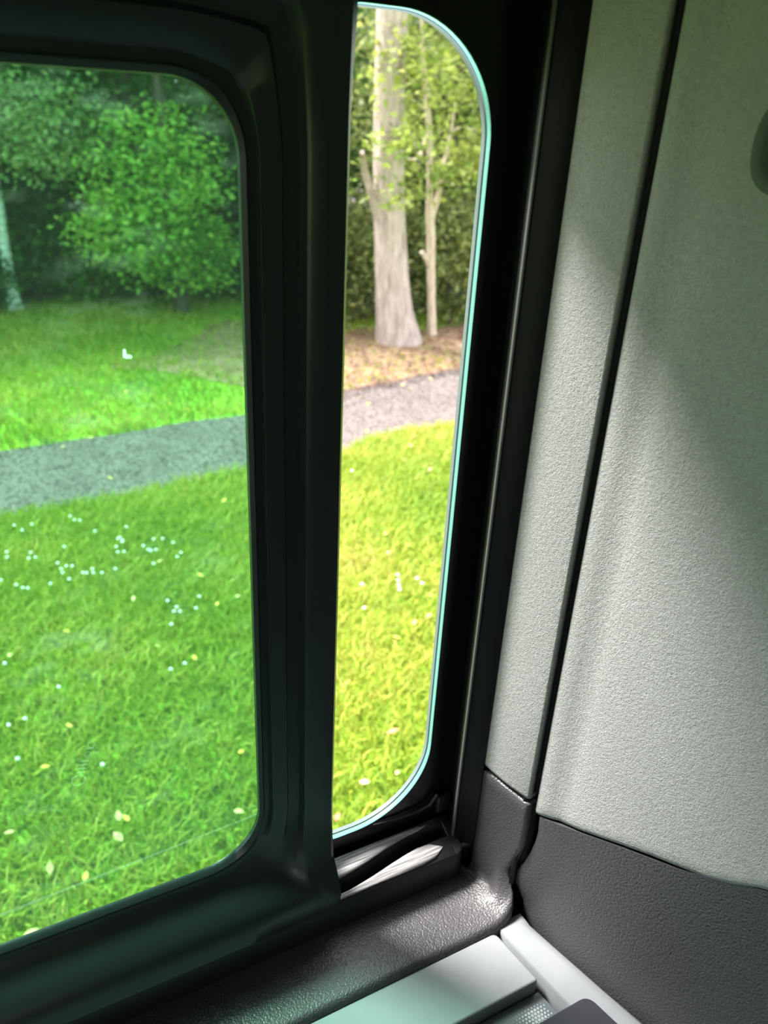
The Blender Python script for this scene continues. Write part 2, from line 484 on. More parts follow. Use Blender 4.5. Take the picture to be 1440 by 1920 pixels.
for x, dn, c, ang in inner:
    deg = math.degrees(ang) % 360
    if deg > 270 or deg == 0: w, PP = 1 - smoothstep(0.25, 0.9, (deg - 270) / 90 if deg else 1), PT
    elif deg <= 90: w, PP = smoothstep(0.12, 0.85, deg / 90), PB
    elif deg <= 180: w, PP = 1 - smoothstep(0.15, 0.85, (deg - 90) / 90), PB
    else: w, PP = smoothstep(0.1, 0.75, (deg - 180) / 90), PT
    ox, od = cast_out(c, ang, ORECT, 0.009)
    for k in range(len(PR)):
        u = lerp(PR[k][0], PP[k][0], w); v = lerp(PR[k][1], PP[k][1], w) / 1000
        pd = lerp(dn, od, u)
        if k > 4 and k < len(PR) - 1:
            fd = (pd - 0.534) / 0.058
            if fd > 0: v = max(v, interp(fd, [q[0] for q in PB[:-1]], [q[1] for q in PB[:-1]]) / 1000)
        rows[k].append(P(lerp(x, ox, u), YS - v, pd))
sash_frame = build('frame', *grid(rows, True), M_frame, sash, smooth=38)
back = [[P(x, YS, d) for x, d, _, _ in inner], [P(*(lambda q: (q[0], YS, q[1]))(cast_out(c, a_, ORECT, 0.009))) for _, _, c, a_ in inner]]
build('frame_back', *grid(back, True), M_black, sash)
vv, ff = box(-0.46, 0.160, 0.4325, 0.4355, HC - 0.552, HC + 0.028)
pane = build('pane', vv, ff, M_pane, sash)
pane['label'] = 'green tinted glass'
# dried white spot on the pane
p0 = at(233, 655, Y=0.4318); p1 = at(234, 668, Y=0.4318); p2 = at(247, 669, Y=0.4318)
build('dried_spot', *tube([p0, lerp(p0, p1, 0.6), p1, lerp(p1, p2, 0.4), p2], [0.0007, 0.0010, 0.0013, 0.0013, 0.0009], 8), M_white, pane, smooth=60)
# pale translucent strip across the foot of the outer glass
s0, s1 = at(0, 1716, Y=0.4420), at(498, 1520, Y=0.4420)
n2 = Vector((0, 0, 0.0016))
build('pale_strip', [s0 - n2, s1 - n2 * 0.6, s1 + n2 * 0.5, s0 + n2], [(0, 1, 2, 3)], M_strip, win)
# faint etched glass mark: a ring and a column of small strokes
def etched(px, py, r, n=18):
    c = at(px, py, Y=0.4319); V = []; Fc = []
    for k in range(n):
        a_ = 2 * math.pi * k / n
        for rr in (r, r * 0.78): V.append(c + Vector((math.cos(a_) * rr, 0, math.sin(a_) * rr)))
    for k in range(n): Fc.append((2 * k, 2 * ((k + 1) % n), 2 * ((k + 1) % n) + 1, 2 * k + 1))
    return V, Fc
geo = [etched(147, 1463, 0.0048), etched(164, 1414, 0.0022), etched(171, 1396, 0.0026)]
for px, py in ((152, 1448), (155, 1441), (157, 1434), (159, 1427), (168, 1403)):
    c = at(px, py, Y=0.4319); e = Vector((0.0026, 0, -0.0007)); t_ = Vector((0.0002, 0, 0.0007))
    geo.append(([c - e - t_, c + e - t_, c + e + t_, c - e + t_], [(0, 1, 2, 3)]))
mk = build('etched_mark', *join(*geo), M_etch, pane)

# ------------------------------------------------------------------ lower track of the sash
track = empty('window_track', P(0.19, 0.418, 0.632))
tag(track, 'scuffed black plastic slide track with slotted end on the window sill', 'track')
SX0, SX1 = -0.45, 0.3260
def track_top(y): return 0.600 - (y - 0.402) * 0.41
def slot_back(x): return 0.418 + 0.0115 * smoothstep(0.20, 0.29, x)
def slot_front(x): return 0.4085 + 0.0110 * smoothstep(0.20, 0.30, x)
xs = [SX0, 0.0, 0.15] + [0.18 + 0.01 * i for i in range(15)]
YF, YK = 0.402, 0.4365
def ramp_geo(ya, yb, xs):
    """solid bar between two edge curves ya(x) < yb(x)"""
    rows = []
    for x in xs:
        a_, b_ = ya(x), yb(x)
        rows.append([P(x, a_, 0.631), P(x, a_, track_top(a_) + 0.0016), P(x, a_ + 0.0012, track_top(a_) ), P(x, b_ - 0.0012, track_top(b_)), P(x, b_, track_top(b_) + 0.0014), P(x, b_, 0.631)])
    v, f = grid(rows, True)
    f.append((0, 1, 2, 3, 4, 5)); n = len(v); f.append((n - 1, n - 2, n - 3, n - 4, n - 5, n - 6))
    return v, f
build('front_rail', *ramp_geo(lambda x: YF, slot_front, xs), M_track, track, smooth=40)
build('back_rail', *ramp_geo(slot_back, lambda x: YK, xs), M_track, track, smooth=40)
vv, ff = prism([(x, slot_front(x) - 0.001) for x in xs] + [(x, slot_back(x) + 0.001) for x in reversed(xs)], HC - 0.631, HC - 0.612)
build('slot_floor', vv, ff, M_black, track)
# rounded end cap
ep = round_poly([(0.318, YF), (0.3275, YF), (0.3270, YK), (0.318, YK)], [0, 0.008, 0.004, 0], 8)
v_, f_ = prism(ep, HC - 0.631, HC - 0.600)
v_ = [Vector((p.x, p.y, p.z if p.z < HC - 0.62 else HC - track_top(p.y))) for p in v_]
v_ = [v if v.z < HC - 0.62 or v.x > 0.3255 else v for v in v_]
build('end_cap', v_, f_, M_track, track, smooth=40, bevel=0.0012)
def scuff(ya, yb, x0, x1, name, lift=0.0005):
    rows = []
    for i in range(17):
        t = i / 16; x = lerp(x0, x1, t); a_, b_ = ya(x), yb(x)
        m_ = (a_ + b_) / 2; k = math.sqrt(max(0.0, 1 - max(0, (t - 0.86) / 0.14) ** 2)) * 0.5
        rows.append([P(x, m_ + (b_ - a_) * k * s, track_top(m_ + (b_ - a_) * k * s) - lift) for s in (-1, -0.5, 0, 0.5, 1)])
    build(name, *grid(rows), M_scuff, track, smooth=60, thick=0.0004, off=-1)
scuff(lambda x: slot_back(x) + 0.0008, lambda x: YK - 0.0016, 0.12, 0.304, 'scuffed_ramp')
scuff(lambda x: YF + 0.0022, lambda x: slot_front(x) - 0.0006, 0.12, 0.309, 'scuffed_ramp')

# ------------------------------------------------------------------ cloth covered pillar trim beside the window
NW = Vector((0.957, 0.287, 0))                    # into the right-hand wall
def wallX(y): return 0.462 - 0.30 * y
a0, b0 = Vector((0.3387, 0.4057)), Vector((0.3505, 0.3598))
pl = [(0.3440, 0.4076), (0.3394, 0.4064)]
for i in range(9):
    t = i / 8; q = a0.lerp(b0, t); bow = 0.0016 * math.sin(math.pi * t)
    pl.append((q.x - 0.968 * bow, q.y - 0.249 * bow))
pl += [(0.3510, 0.3588), (0.3522, 0.3583), (0.3565, 0.3592)]
def pil_row(dn_fn, into=0.0):
    return [P(x + 0.95 * into, y + 0.3 * into, dn_fn(y)) for x, y in pl]
def pil_bottom(y): return 0.505 - (y - 0.36) * 0.04
rows = [pil_row(lambda y, d=d: d) for d in (-0.40, -0.2, 0.0, 0.2, 0.4)]
rows += [pil_row(lambda y: pil_bottom(y) - 0.004), pil_row(lambda y: pil_bottom(y) - 0.001, 0.0006), pil_row(pil_bottom, 0.002), pil_row(pil_bottom, 0.007)]
tag(build('trim_1', *grid(rows), M_cloth, smooth=50, thick=0.003, off=1), 'narrow grey cloth-covered pillar trim beside the window opening', 'trim', kind='structure')

# dark rubber filled joint between the two cloth panels
prof = [(0.3535, 0.3606), (0.3555, 0.3644), (0.3590, 0.3640), (0.3610, 0.3610), (0.3640, 0.3575)]
tag(build('trim_2', *grid([[P(x, y, dn) for x, y in prof] for dn in (-0.40, 0.0, 0.3, 0.52, 0.58, 0.612)]), M_rubber, smooth=60, thick=0.004, off=1),
    'black rubber joint between pillar trim and wide cloth panel', 'seam', kind='structure')

# ------------------------------------------------------------------ wide cloth panel on the right
TOPY = [-0.40, 0.05, 0.12, 0.186, 0.1965, 0.219, 0.2676, 0.309, 0.3538, 0.37]
TOPD = [0.400, 0.410, 0.425, 0.4456, 0.4565, 0.4700, 0.4871, 0.5045, 0.5215, 0.528]
def cloth_bottom(y): return 0.9935 * interp(y / 0.9935, TOPY, TOPD)
cp = [(0.364, 0.3560), (0.3598, 0.3556), (0.3576, 0.3545), (0.3568, 0.3525)]
for y in [0.349, 0.346, 0.340, 0.333, 0.325, 0.315, 0.30, 0.28, 0.26, 0.24, 0.22, 0.205, 0.19, 0.17, 0.14, 0.10, 0.05, -0.05, -0.2, -0.36]:
    dip = 0.0022 * math.exp(-((y - 0.331) / 0.007) ** 2)
    cp.append((wallX(y) + dip, y))
def cl_row(fn, into=0.0): return [P(x + NW.x * into, y + NW.y * into, fn(y)) for x, y in cp]
rows = [cl_row(lambda y, d=d: d) for d in (-0.40, -0.2, -0.05, 0.05, 0.15, 0.25, 0.35)]
rows += [cl_row(lambda y: cloth_bottom(y) - 0.012), cl_row(lambda y: cloth_bottom(y) - 0.005), cl_row(lambda y: cloth_bottom(y) - 0.0015, 0.0008), cl_row(cloth_bottom, 0.003), cl_row(cloth_bottom, 0.008)]
tag(build('trim_3', *grid(rows), M_cloth, smooth=50, thick=0.004, off=1), 'wide light grey cloth-covered side panel right of the seam', 'trim', kind='structure')
# recessed grip at the right edge of the panel, mostly out of the frame
def grip_ring(ry, rz, proud, cyy=0.283, cdn=0.004, n=28):
    out_ = []
    for k in range(n):
        a_ = 2 * math.pi * k / n
        y = cyy + ry * math.copysign(abs(math.cos(a_)) ** 0.8, math.cos(a_)); dn = cdn + rz * math.copysign(abs(math.sin(a_)) ** 0.8, math.sin(a_))
        out_.append(P(wallX(y) - NW.x * proud, y - NW.y * proud, dn))
    return out_
rings = [grip_ring(0.0215, 0.0245, -0.0006), grip_ring(0.0205, 0.0235, 0.0012), grip_ring(0.0175, 0.0205, 0.0030), grip_ring(0.0145, 0.0175, 0.0022), grip_ring(0.0125, 0.0155, 0.0004), grip_ring(0.009, 0.012, 0.0001), grip_ring(0.001, 0.0015, 0.0)]
tag(build('grip_recess', *grid(rings, True), mat_plain('dull_green_grey_plastic', (0.07, 0.085, 0.07), 0.7, 0.3), smooth=70),
    'dull dark rounded grip at the right edge of the wide cloth panel', 'grip')

# ------------------------------------------------------------------ dark grained lower panel
LD = [0.500, 0.5256, 0.5465, 0.560, 0.575, 0.590, 0.599, 0.606, 0.615, 0.6316, 0.66, 0.80, 1.30]
LY = [0.3545, 0.3545, 0.3530, 0.3550, 0.3580, 0.3630, 0.3665, 0.3672, 0.3650, 0.3560, 0.3545, 0.3520, 0.348]
us = [0, 0.004, 0.012, 0.03, 0.06, 0.10, 0.16, 0.24, 0.34, 0.46, 0.6, 0.8, 1.0]
rows = []
vs_ = [-2, -1, 0, 0.02, 0.05, 0.1, 0.17, 0.25, 0.33, 0.41, 0.49, 0.545, 0.585, 0.64, 0.73, 0.85, 1.0, 3.5]
for vi in vs_:
    vv_ = max(vi, 0)
    dl = 0.5205 + vv_ * 0.1795
    yl = 0.9935 * interp(dl / 0.9935, LD, LY)
    row = []
    for u in us:
        y = lerp(yl, -0.36, u)
        top = cloth_bottom(y) + 0.0012
        dn = top + vv_ * (0.70 - top)
        x = wallX(y) + 0.0008 + 0.003 * smoothstep(0.60, 0.635, dn) * smoothstep(0.31, 0.335, y)
        if vi == -2: x += 0.004; dn += 0.0004
        if vi == -1: x += 0.0016
        if u == 0: x += 0.005
        if u == 0.004: x += 0.0008
        row.append(P(x, y, dn))
    rows.append(row)
tag(build('trim_4', *grid(rows), M_grain, smooth=60, thick=0.004, off=1), 'dark grained plastic panel below the wide grey cloth panel', 'trim', kind='structure')

# ------------------------------------------------------------------ dark grained sill with its moulded corner
SD = 0.6315
def XR(y): return 0.3505 + 0.257 * (0.3598 - y) - 0.0004
def sill_section(y, ye):
    """points from far left along the sill and up the corner, at depth y"""
    xr = XR(y)
    pts = [(-0.52, SD), (-0.2, SD), (0.0, SD), (0.12, SD), (0.2, SD), (0.26, SD), (xr - 0.0525, SD)]
    r = lerp(0.036, 0.012, smoothstep(0.366, 0.402, y))
    for k in range(1, 10):
        a_ = math.pi / 2 * k / 9
        pts.append((xr - r + r * math.sin(a_) * 1.0 - 0.0, SD - r * 0.95 * (1 - math.cos(a_))))
    pts += [(xr + 0.0003, 0.560), (xr, 0.535), (xr, 0.520)]
    return pts, xr
rows = []
ys = [0.439, 0.420, 0.405, 0.3995, 0.392, 0.384, 0.377, 0.371, 0.366, 0.361, 0.357, 0.353, 0.350]
for y in ys:
    pts, xr = sill_section(y, 0)
    row = []
    n = len(pts)
    for i, (x, dn) in enumerate(pts):
        h = (SD - dn) / 0.13                         # how far up the corner
        ylim = interp(dn, [0.505, 0.542, 0.564, 0.580, 0.595, 0.604, 0.618, 0.6315], [0.3598, 0.3580, 0.3592, 0.3640, 0.3695, 0.3680, 0.3590, 0.3480])
        t = (0.4390 - y) / (0.4390 - 0.350)
        yy = lerp(0.439 if h < 0.02 else 0.4045, ylim, t)
        if h > 0.01:
            xx = x + XR(yy) - xr
        else: xx = x
        if x > xr - 0.05: xx += 0.0110 * smoothstep(0.376, 0.352, yy) * (1 - smoothstep(0.02, 0.42, h)) * (x - xr + 0.05) / 0.05
        row.append(P(xx, yy, dn))
    top = pil_bottom(row[-1].y) + 0.0045
    last = row[-1].copy(); last.z = HC - top; row.append(last)
    last.z -= 0.0012; l2 = last.copy(); l2.x += 0.0009; l2.z += 0.0011; row.append(l2)
    l2 = last.copy(); l2.x += 0.0026; l2.z += 0.0015; row.append(l2)
    l3 = l2.copy(); l3.x += 0.008; row.append(l3)
    rows.append(row)
# roll the free edge over: front of the sill, right side of the corner
base = rows[-1]
for dy, dd, dx in ((0.0030, 0.0010, 0.001), (0.0055, 0.0042, 0.0025), (0.0065, 0.010, 0.004), (0.0068, 0.04, 0.004), (0.0068, 0.16, 0.004)):
    r_ = []
    for p in base:
        hh = (SD - (HC - p.z)) / 0.13
        k = smoothstep(0.02, 0.35, hh)
        r_.append(Vector((p.x + lerp(0, min(dx * 1.6, 0.006), k), p.y - lerp(dy, min(dy, 0.003) * 0.6, k), p.z - lerp(dd, 0, k))))
    rows.append(r_)
tag(build('trim_5', *grid(rows), M_grain, smooth=60, thick=0.003, off=1), 'dark grained plastic sill under the sliding window, rising into a moulded corner', 'trim', kind='structure')

# ------------------------------------------------------------------ pale grey cabinet top below the sill
UD = 0.637
cab = empty('cabinet', P(0.0, 0.15, 1.25))
tag(cab, 'pale grey plastic cabinet with raised rails below the window sill', 'cabinet')
ZT = HC - UD
rp = round_poly([(-0.55, 0.2905), (0.3330, 0.2912), (0.3246, 0.3425), (-0.55, 0.3405)], [0, 0.003, 0.006, 0], 6)
build('back_rail', *prism(rp, ZT - 0.030, ZT), M_pale, cab, smooth=40, bevel=0.0022)
# end rail, sloping off towards the wall
er = [[(0.3290, 0.3448), (0.3400, 0.3472), (0.3560, 0.3482), (0.3592, 0.3470), (0.3622, 0.3420)],
      [(0.3300, 0.3380), (0.3408, 0.3400), (0.3500, 0.3380), (0.3580, 0.3360), (0.3634, 0.3350)],
      [(0.3340, 0.3100), (0.3430, 0.3100), (0.3560, 0.3100), (0.3645, 0.3100), (0.3712, 0.3100)],
      [(0.3420, 0.2640), (0.3520, 0.2640), (0.3660, 0.2640), (0.3760, 0.2640), (0.3838, 0.2640)],
      [(0.3500, 0.2180), (0.3600, 0.2180), (0.3760, 0.2180), (0.3880, 0.2180), (0.3970, 0.2180)],
      [(0.3800, 0.0500), (0.3900, 0.0500), (0.4100, 0.0500), (0.4250, 0.0500), (0.4350, 0.0500)],
      [(0.3880, 0.0000), (0.3980, 0.0000), (0.4200, 0.0000), (0.4380, 0.0000), (0.4500, 0.0000)]]
rows = []
for i, r_ in enumerate(er):
    dz = [0.0, 0.0, 0.0, -0.0030, -0.0125]
    if i == 0: dz = [-0.0015, -0.0006, -0.0006, -0.0050, -0.0140]
    row = [Vector((r_[0][0] - 0.0002, r_[0][1], ZT - 0.028)), Vector((r_[0][0] - 0.0002, r_[0][1], ZT - 0.002)), Vector((r_[0][0] + 0.0014, r_[0][1], ZT))]
    row += [Vector((x, y, ZT + dz[k + 1])) for k, (x, y) in enumerate(r_[1:])]
    row.append(Vector((r_[-1][0] + 0.0008, r_[-1][1], ZT - 0.030)))
    rows.append(row)
first = [Vector((p.x, p.y + 0.0012, min(p.z - 0.002, ZT - 0.002))) for p in rows[0]]
first0 = [Vector((p.x, p.y + 0.0014, ZT - 0.030)) for p in rows[0]]
build('end_rail', *grid([first0, first] + rows), M_pale, cab, smooth=45)
build('body', *prism([(-0.55, 0.0), (0.385, 0.0), (0.3545, 0.20), (0.3405, 0.3395), (-0.55, 0.3395)], ZF + 0.001, ZT - 0.0285), M_pale, cab)
gp = build('glass_panel', *prism([(-0.53, 0.02), (0.372, 0.02), (0.3505, 0.2000), (0.3345, 0.2900), (-0.53, 0.2900)], ZT - 0.0284, ZT - 0.0150), M_smoke, cab, bevel=0.001)
geo = []
for i in range(-15, 16):
    for j in range(0, 26):
        x = 0.322 + i * 0.0031 + (0.00155 if j % 2 else 0); y = 0.2840 - j * 0.0027
        edge = wallX(y) - 0.036 - x if False else (0.3335 + (0.29 - y) * 0.175) - x
        if edge < 0.0035 or edge > 0.046: continue
        r_ = 0.00125 * math.exp(-((edge - 0.016) / 0.014) ** 2) * smoothstep(-0.2, 2.5, j) + 0.00018
        V = [Vector((x + r_ * math.cos(k * math.pi / 4), y + r_ * math.sin(k * math.pi / 4), ZT - 0.0148)) for k in range(8)]
        geo.append((V, [tuple(range(8))]))
dots = build('dot_pattern', *join(*geo), M_dots, gp); tag(dots, kind='stuff')

# charcoal slab lying on the corner of the rails
sp = round_poly([(0.215, 0.150), (0.3830, 0.150), (0.3575, 0.2600), (0.215, 0.2590)], [0.008, 0.008, 0.0085, 0.008], 8)
tag(build('slab', *prism(sp, ZT + 0.0003, ZT + 0.0073), M_slab, smooth=40, bevel=0.0012),
    'flat charcoal slab with rounded corner lying across the pale end rail', 'tablet')

# ================================================================== OUTSIDE
M_lawn = mat_lawn(); M_path = mat_path(); M_dirt = mat_dirt()
G = [(0.05, (0.12, 0.24, 0.022)), (0.35, (0.22, 0.34, 0.034)), (0.58, (0.36, 0.42, 0.055)), (0.8, (0.50, 0.46, 0.10)), (0.97, (0.55, 0.38, 0.18))]
M_grass = mat_leaf('grass_blades', G, 0.34, 0.5)
M_lf_mid = mat_leaf('leaves_mid_green', [(0.1, (0.045, 0.13, 0.02)), (0.45, (0.10, 0.26, 0.03)), (0.75, (0.21, 0.38, 0.05)), (1.0, (0.40, 0.46, 0.07))])
M_lf_fresh = mat_leaf('leaves_fresh_green', [(0.1, (0.10, 0.25, 0.035)), (0.4, (0.24, 0.47, 0.07)), (0.7, (0.38, 0.58, 0.11)), (1.0, (0.56, 0.58, 0.12))])
M_lf_olive = mat_leaf('leaves_olive_green', [(0.1, (0.06, 0.10, 0.03)), (0.45, (0.15, 0.20, 0.055)), (0.8, (0.31, 0.34, 0.12)), (1.0, (0.50, 0.42, 0.10))])
M_lf_dark = mat_leaf('leaves_dark_green', [(0.1, (0.02, 0.075, 0.018)), (0.5, (0.045, 0.14, 0.025)), (0.85, (0.10, 0.23, 0.04)), (1.0, (0.2, 0.3, 0.06))])
M_lf_pale = mat_leaf('leaves_pale_green', [(0.1, (0.10, 0.20, 0.06)), (0.5, (0.23, 0.36, 0.12)), (0.85, (0.42, 0.50, 0.22)), (1.0, (0.55, 0.55, 0.2))])
M_lf_yel = mat_leaf('leaves_yellow_green', [(0.1, (0.11, 0.17, 0.03)), (0.45, (0.23, 0.30, 0.055)), (0.8, (0.40, 0.43, 0.11)), (1.0, (0.55, 0.46, 0.08))])
M_bark = mat_bark('grey_brown_bark', (0.21, 0.165, 0.15), (0.47, 0.385, 0.355))
M_bark2 = mat_bark('pale_young_bark', (0.36, 0.28, 0.21), (0.58, 0.48, 0.40), (40, 40, 12), 0.3)
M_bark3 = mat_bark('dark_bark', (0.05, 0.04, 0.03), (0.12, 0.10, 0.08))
M_birch = mat_bark('white_birch_bark', (0.30, 0.30, 0.28), (0.78, 0.80, 0.76), (8, 8, 30), 0.2)

struct('ground', ([Vector((x, y, 0)) for x, y in ((-60, -60), (60, -60), (60, 60), (-60, 60))], [(0, 1, 2, 3)]), M_lawn, 'green lawn stretching away outside the van window', 'lawn')

def wob(x, a, s): return a * (math.sin(x * 2.1 + s) + 0.6 * math.sin(x * 4.7 + 2 * s) + 0.4 * math.sin(x * 9.3 + 3 * s))
PXS = [-12 + 0.15 * i for i in range(190)]
def path_far(x): return interp(x, [-12, 0, 1.64, 2.5, 3.72, 16], [4.75, 4.84, 5.02, 5.22, 5.48, 8.2]) + wob(x, 0.025, 1)
def path_near(x): return interp(x, [-12, 0, 1.32, 1.97, 2.15, 2.5, 2.92, 16], [3.9, 3.97, 4.07, 4.10, 4.22, 4.29, 4.30, 6.8]) + wob(x, 0.025, 4)
rows = [[Vector((x, path_near(x), 0.004)) for x in PXS], [Vector((x, (path_near(x) + path_far(x)) / 2, 0.022)) for x in PXS], [Vector((x, path_far(x), 0.004)) for x in PXS]]
path = struct('path', grid(rows), M_path, 'grey gravel footpath crossing the lawn behind the window', 'path', smooth=60)
def verge_far(x): return interp(x, [1.5, 2.6, 3.2], [7.7, 7.5, 6.85]) + wob(x, 0.10, 2)
dx = [1.0 + 0.12 * i for i in range(118)]
rows = []
for k in range(9):
    t = k / 8
    row = []
    for x in dx:
        y0_, y1_ = path_far(x) - 0.01, verge_far(x)
        fade = smoothstep(1.0, 2.5, x)
        mid = 6.3
        y0_, y1_ = lerp(mid, y0_, fade), lerp(mid + .15, y1_, fade)
        row.append(Vector((x, lerp(y0_, y1_, t), 0.010 + 0.03 * math.sin(math.pi * t) * fade)))
    rows.append(row)
struct('verge', grid(rows), M_dirt, 'brown leaf-strewn earth between the path and the trees', 'earth', smooth=60)

def fast_mesh(name, verts, tris, mat, parent=None):
    """big triangle soup straight from arrays"""
    me = bpy.data.meshes.new(name)
    if parent is not None: verts = verts - np.array(origin_of(parent))
    nv, nf = len(verts), len(tris)
    me.vertices.add(nv); me.vertices.foreach_set('co', verts.astype(np.float32).ravel())
    me.loops.add(nf * 3); me.loops.foreach_set('vertex_index', tris.astype(np.int32).ravel())
    me.polygons.add(nf); me.polygons.foreach_set('loop_start', np.arange(0, nf * 3, 3, dtype=np.int32))
    me.update(calc_edges=True); me.validate()
    me.materials.append(mat)
    o = bpy.data.objects.new(name, me); COL.objects.link(o)
    if parent is not None: o.parent = parent
    return o

# ---- grass blades
def blades(n, x0, x1, y0, y1, h0, h1, w, keep):
    x = NR.uniform(x0, x1, n); y = NR.uniform(y0, y1, n)
    k = keep(x, y); x, y = x[k], y[k]; n = len(x)
    a = NR.uniform(0, 2 * np.pi, n); h = NR.uniform(h0, h1, n)
    ln = NR.uniform(0.2, 1.0, n) * h; la = NR.uniform(0, 2 * np.pi, n)
    bx, by = np.cos(a) * w / 2, np.sin(a) * w / 2
    base1 = np.stack([x - bx, y - by, np.zeros(n)], 1); base2 = np.stack([x + bx, y + by, np.zeros(n)], 1)
    m1 = np.stack([x - bx * .8 + np.cos(la) * ln * .35, y - by * .8 + np.sin(la) * ln * .35, h * .6], 1)
    m2 = np.stack([x + bx * .8 + np.cos(la) * ln * .35, y + by * .8 + np.sin(la) * ln * .35, h * .6], 1)
    tip = np.stack([x + np.cos(la) * ln, y + np.sin(la) * ln, h * .92], 1)
    V = np.stack([base1, base2, m1, m2, tip], 1).reshape(-1, 3)
    i = (np.arange(n) * 5)[:, None]
    T = np.concatenate([i + np.array([[0, 1, 3]]), i + np.array([[0, 3, 2]]), i + np.array([[2, 3, 4]])], 1).reshape(-1, 3)
    return V, T
pn = np.vectorize(path_near); pf = np.vectorize(path_far)
XG = np.linspace(-12, 16, 400); PNG, PFG = pn(XG), pf(XG)
def near_ok(x, y): return y < np.interp(x, XG, PNG) + NR.normal(0, 0.015, len(x))
def far_ok(x, y):
    lim = np.interp(x, XG, PFG)
    return (y > lim + NR.normal(0, 0.015, len(x)) - 0.0) & ((x < 1.6 + NR.normal(0, 0.6, len(x))) | (NR.random(len(x)) < 0.22))
A = blades(150000, -1.2, 3.4, 1.1, 4.4, 0.035, 0.075, 0.0065, near_ok)
B = blades(50000, -4, 6, 0.9, 4.4, 0.035, 0.075, 0.010, near_ok)
C = blades(70000, -3.5, 4.0, 4.7, 9.0, 0.035, 0.08, 0.012, far_ok)
V = np.concatenate([A[0], B[0], C[0]]); T = np.concatenate([A[1], B[1] + len(A[0]), C[1] + len(A[0]) + len(B[0])])
tag(fast_mesh('grass', V, T, M_grass), 'short green grass blades of the lawn on both sides of the path', 'grass', kind='stuff')

# ---- pebbles on the path and litter on the verge
def scatter_flakes(n, xs_, ys_, z, size, flat):
    c = np.stack([xs_, ys_, z + np.zeros(len(xs_))], 1); n = len(xs_)
    s = NR.uniform(0.5, 1.2, n)[:, None, None] * size
    d = NR.normal(size=(n, 4, 3)); d /= np.linalg.norm(d, axis=2, keepdims=True); d[..., 2] *= flat
    V = (c[:, None, :] + d * s).reshape(-1, 3)
    i = (np.arange(n) * 4)[:, None]
    T = np.concatenate([i + np.array([[0, 1, 2]]), i + np.array([[0, 2, 3]]), i + np.array([[0, 3, 1]]), i + np.array([[1, 3, 2]])], 1).reshape(-1, 3)
    return V, T
M_peb = mat_leaf('pebbles', [(0.15, (0.09, 0.075, 0.073)), (0.5, (0.17, 0.14, 0.138)), (0.8, (0.30, 0.25, 0.24)), (1.0, (0.42, 0.35, 0.30))], 0.0, 0.8)
n = 26000; x = NR.uniform(-2.5, 6, n); tt = NR.random(n); y = lerp(np.interp(x, XG, PNG), np.interp(x, XG, PFG), tt)
tag(fast_mesh('pebbles', *scatter_flakes(n, x, y, 0.007 + 0.018 * (1 - np.abs(2 * tt - 1)), 0.010, 0.6), M_peb, path), kind='stuff')
M_lit = mat_leaf('dry_leaf_litter', [(0.1, (0.16, 0.08, 0.06)), (0.4, (0.31, 0.175, 0.125)), (0.7, (0.40, 0.26, 0.185)), (1.0, (0.52, 0.40, 0.34))], 0.2, 0.7)
n = 5000; x = NR.uniform(2.2, 7.5, n); y = lerp(np.interp(x, XG, PFG) - 0.15, 6.9, NR.random(n) ** 1.2)
tag(fast_mesh('leaf_litter', *scatter_flakes(n, x, y, 0.045, 0.028, 0.25), M_lit), 'dry orange leaf litter on the earth below the trees', 'leaf litter', kind='stuff')

# ---- trees
def leaves(ells, n, size, seed, hang=0.3):
    """leaf cloud inside ellipsoids [(cx,cy,cz,rx,ry,rz,weight)]"""
    g = np.random.default_rng(seed)
    w = np.array([e[6] for e in ells]); idx = g.choice(len(ells), n, p=w / w.sum())
    E_ = np.array([e[:6] for e in ells])[idx]
    d = g.normal(size=(n, 3)); d /= np.linalg.norm(d, axis=1, keepdims=True)
    r = g.random(n) ** 0.42
    # gather leaves into sprays
    c = E_[:, :3] + d * r[:, None] * E_[:, 3:]
    k = max(8, n // 14); sp_ = c[:k]; near = g.integers(0, k, n)
    c = sp_[near] + g.normal(size=(n, 3)) * np.array([size * 2.2, size * 2.2, size * 1.1])
    ax = g.normal(size=(n, 3)); ax[:, 2] = ax[:, 2] * 0.5 - hang; ax /= np.linalg.norm(ax, axis=1, keepdims=True)
    up = g.normal(size=(n, 3)) * 0.6 + np.array([0, -0.25, 1.0]); sd = np.cross(ax, up); sd /= np.linalg.norm(sd, axis=1, keepdims=True)
    nn = np.cross(sd, ax)
    s = (size * g.uniform(0.6, 1.25, n))[:, None]
    V = np.stack([c - ax * s * 0.6, c + sd * s * 0.36 + nn * s * 0.10, c + ax * s * 0.7, c - sd * s * 0.36 + nn * s * 0.10], 1).reshape(-1, 3)
    i = (np.arange(n) * 4)[:, None]
    T = np.concatenate([i + np.array([[0, 1, 2]]), i + np.array([[0, 2, 3]])], 1).reshape(-1, 3)
    return V, T

def tree(name, base, trunk, radii, bark, ells, n, size, lmat, seed, label, cat='tree', group=None, branches=(), part='crown'):
    t = empty(name, base)
    tag(t, label, cat, group)
    if trunk:
        build('trunk', *tube(trunk, radii, 12), bark, t, smooth=60)
    for bp, br in branches: build('branch', *tube(bp, br, 8), bark, t, smooth=60)
    if n:
        tag(fast_mesh(part, *leaves(ells, n, size, seed), lmat, t), kind='stuff')
    return t

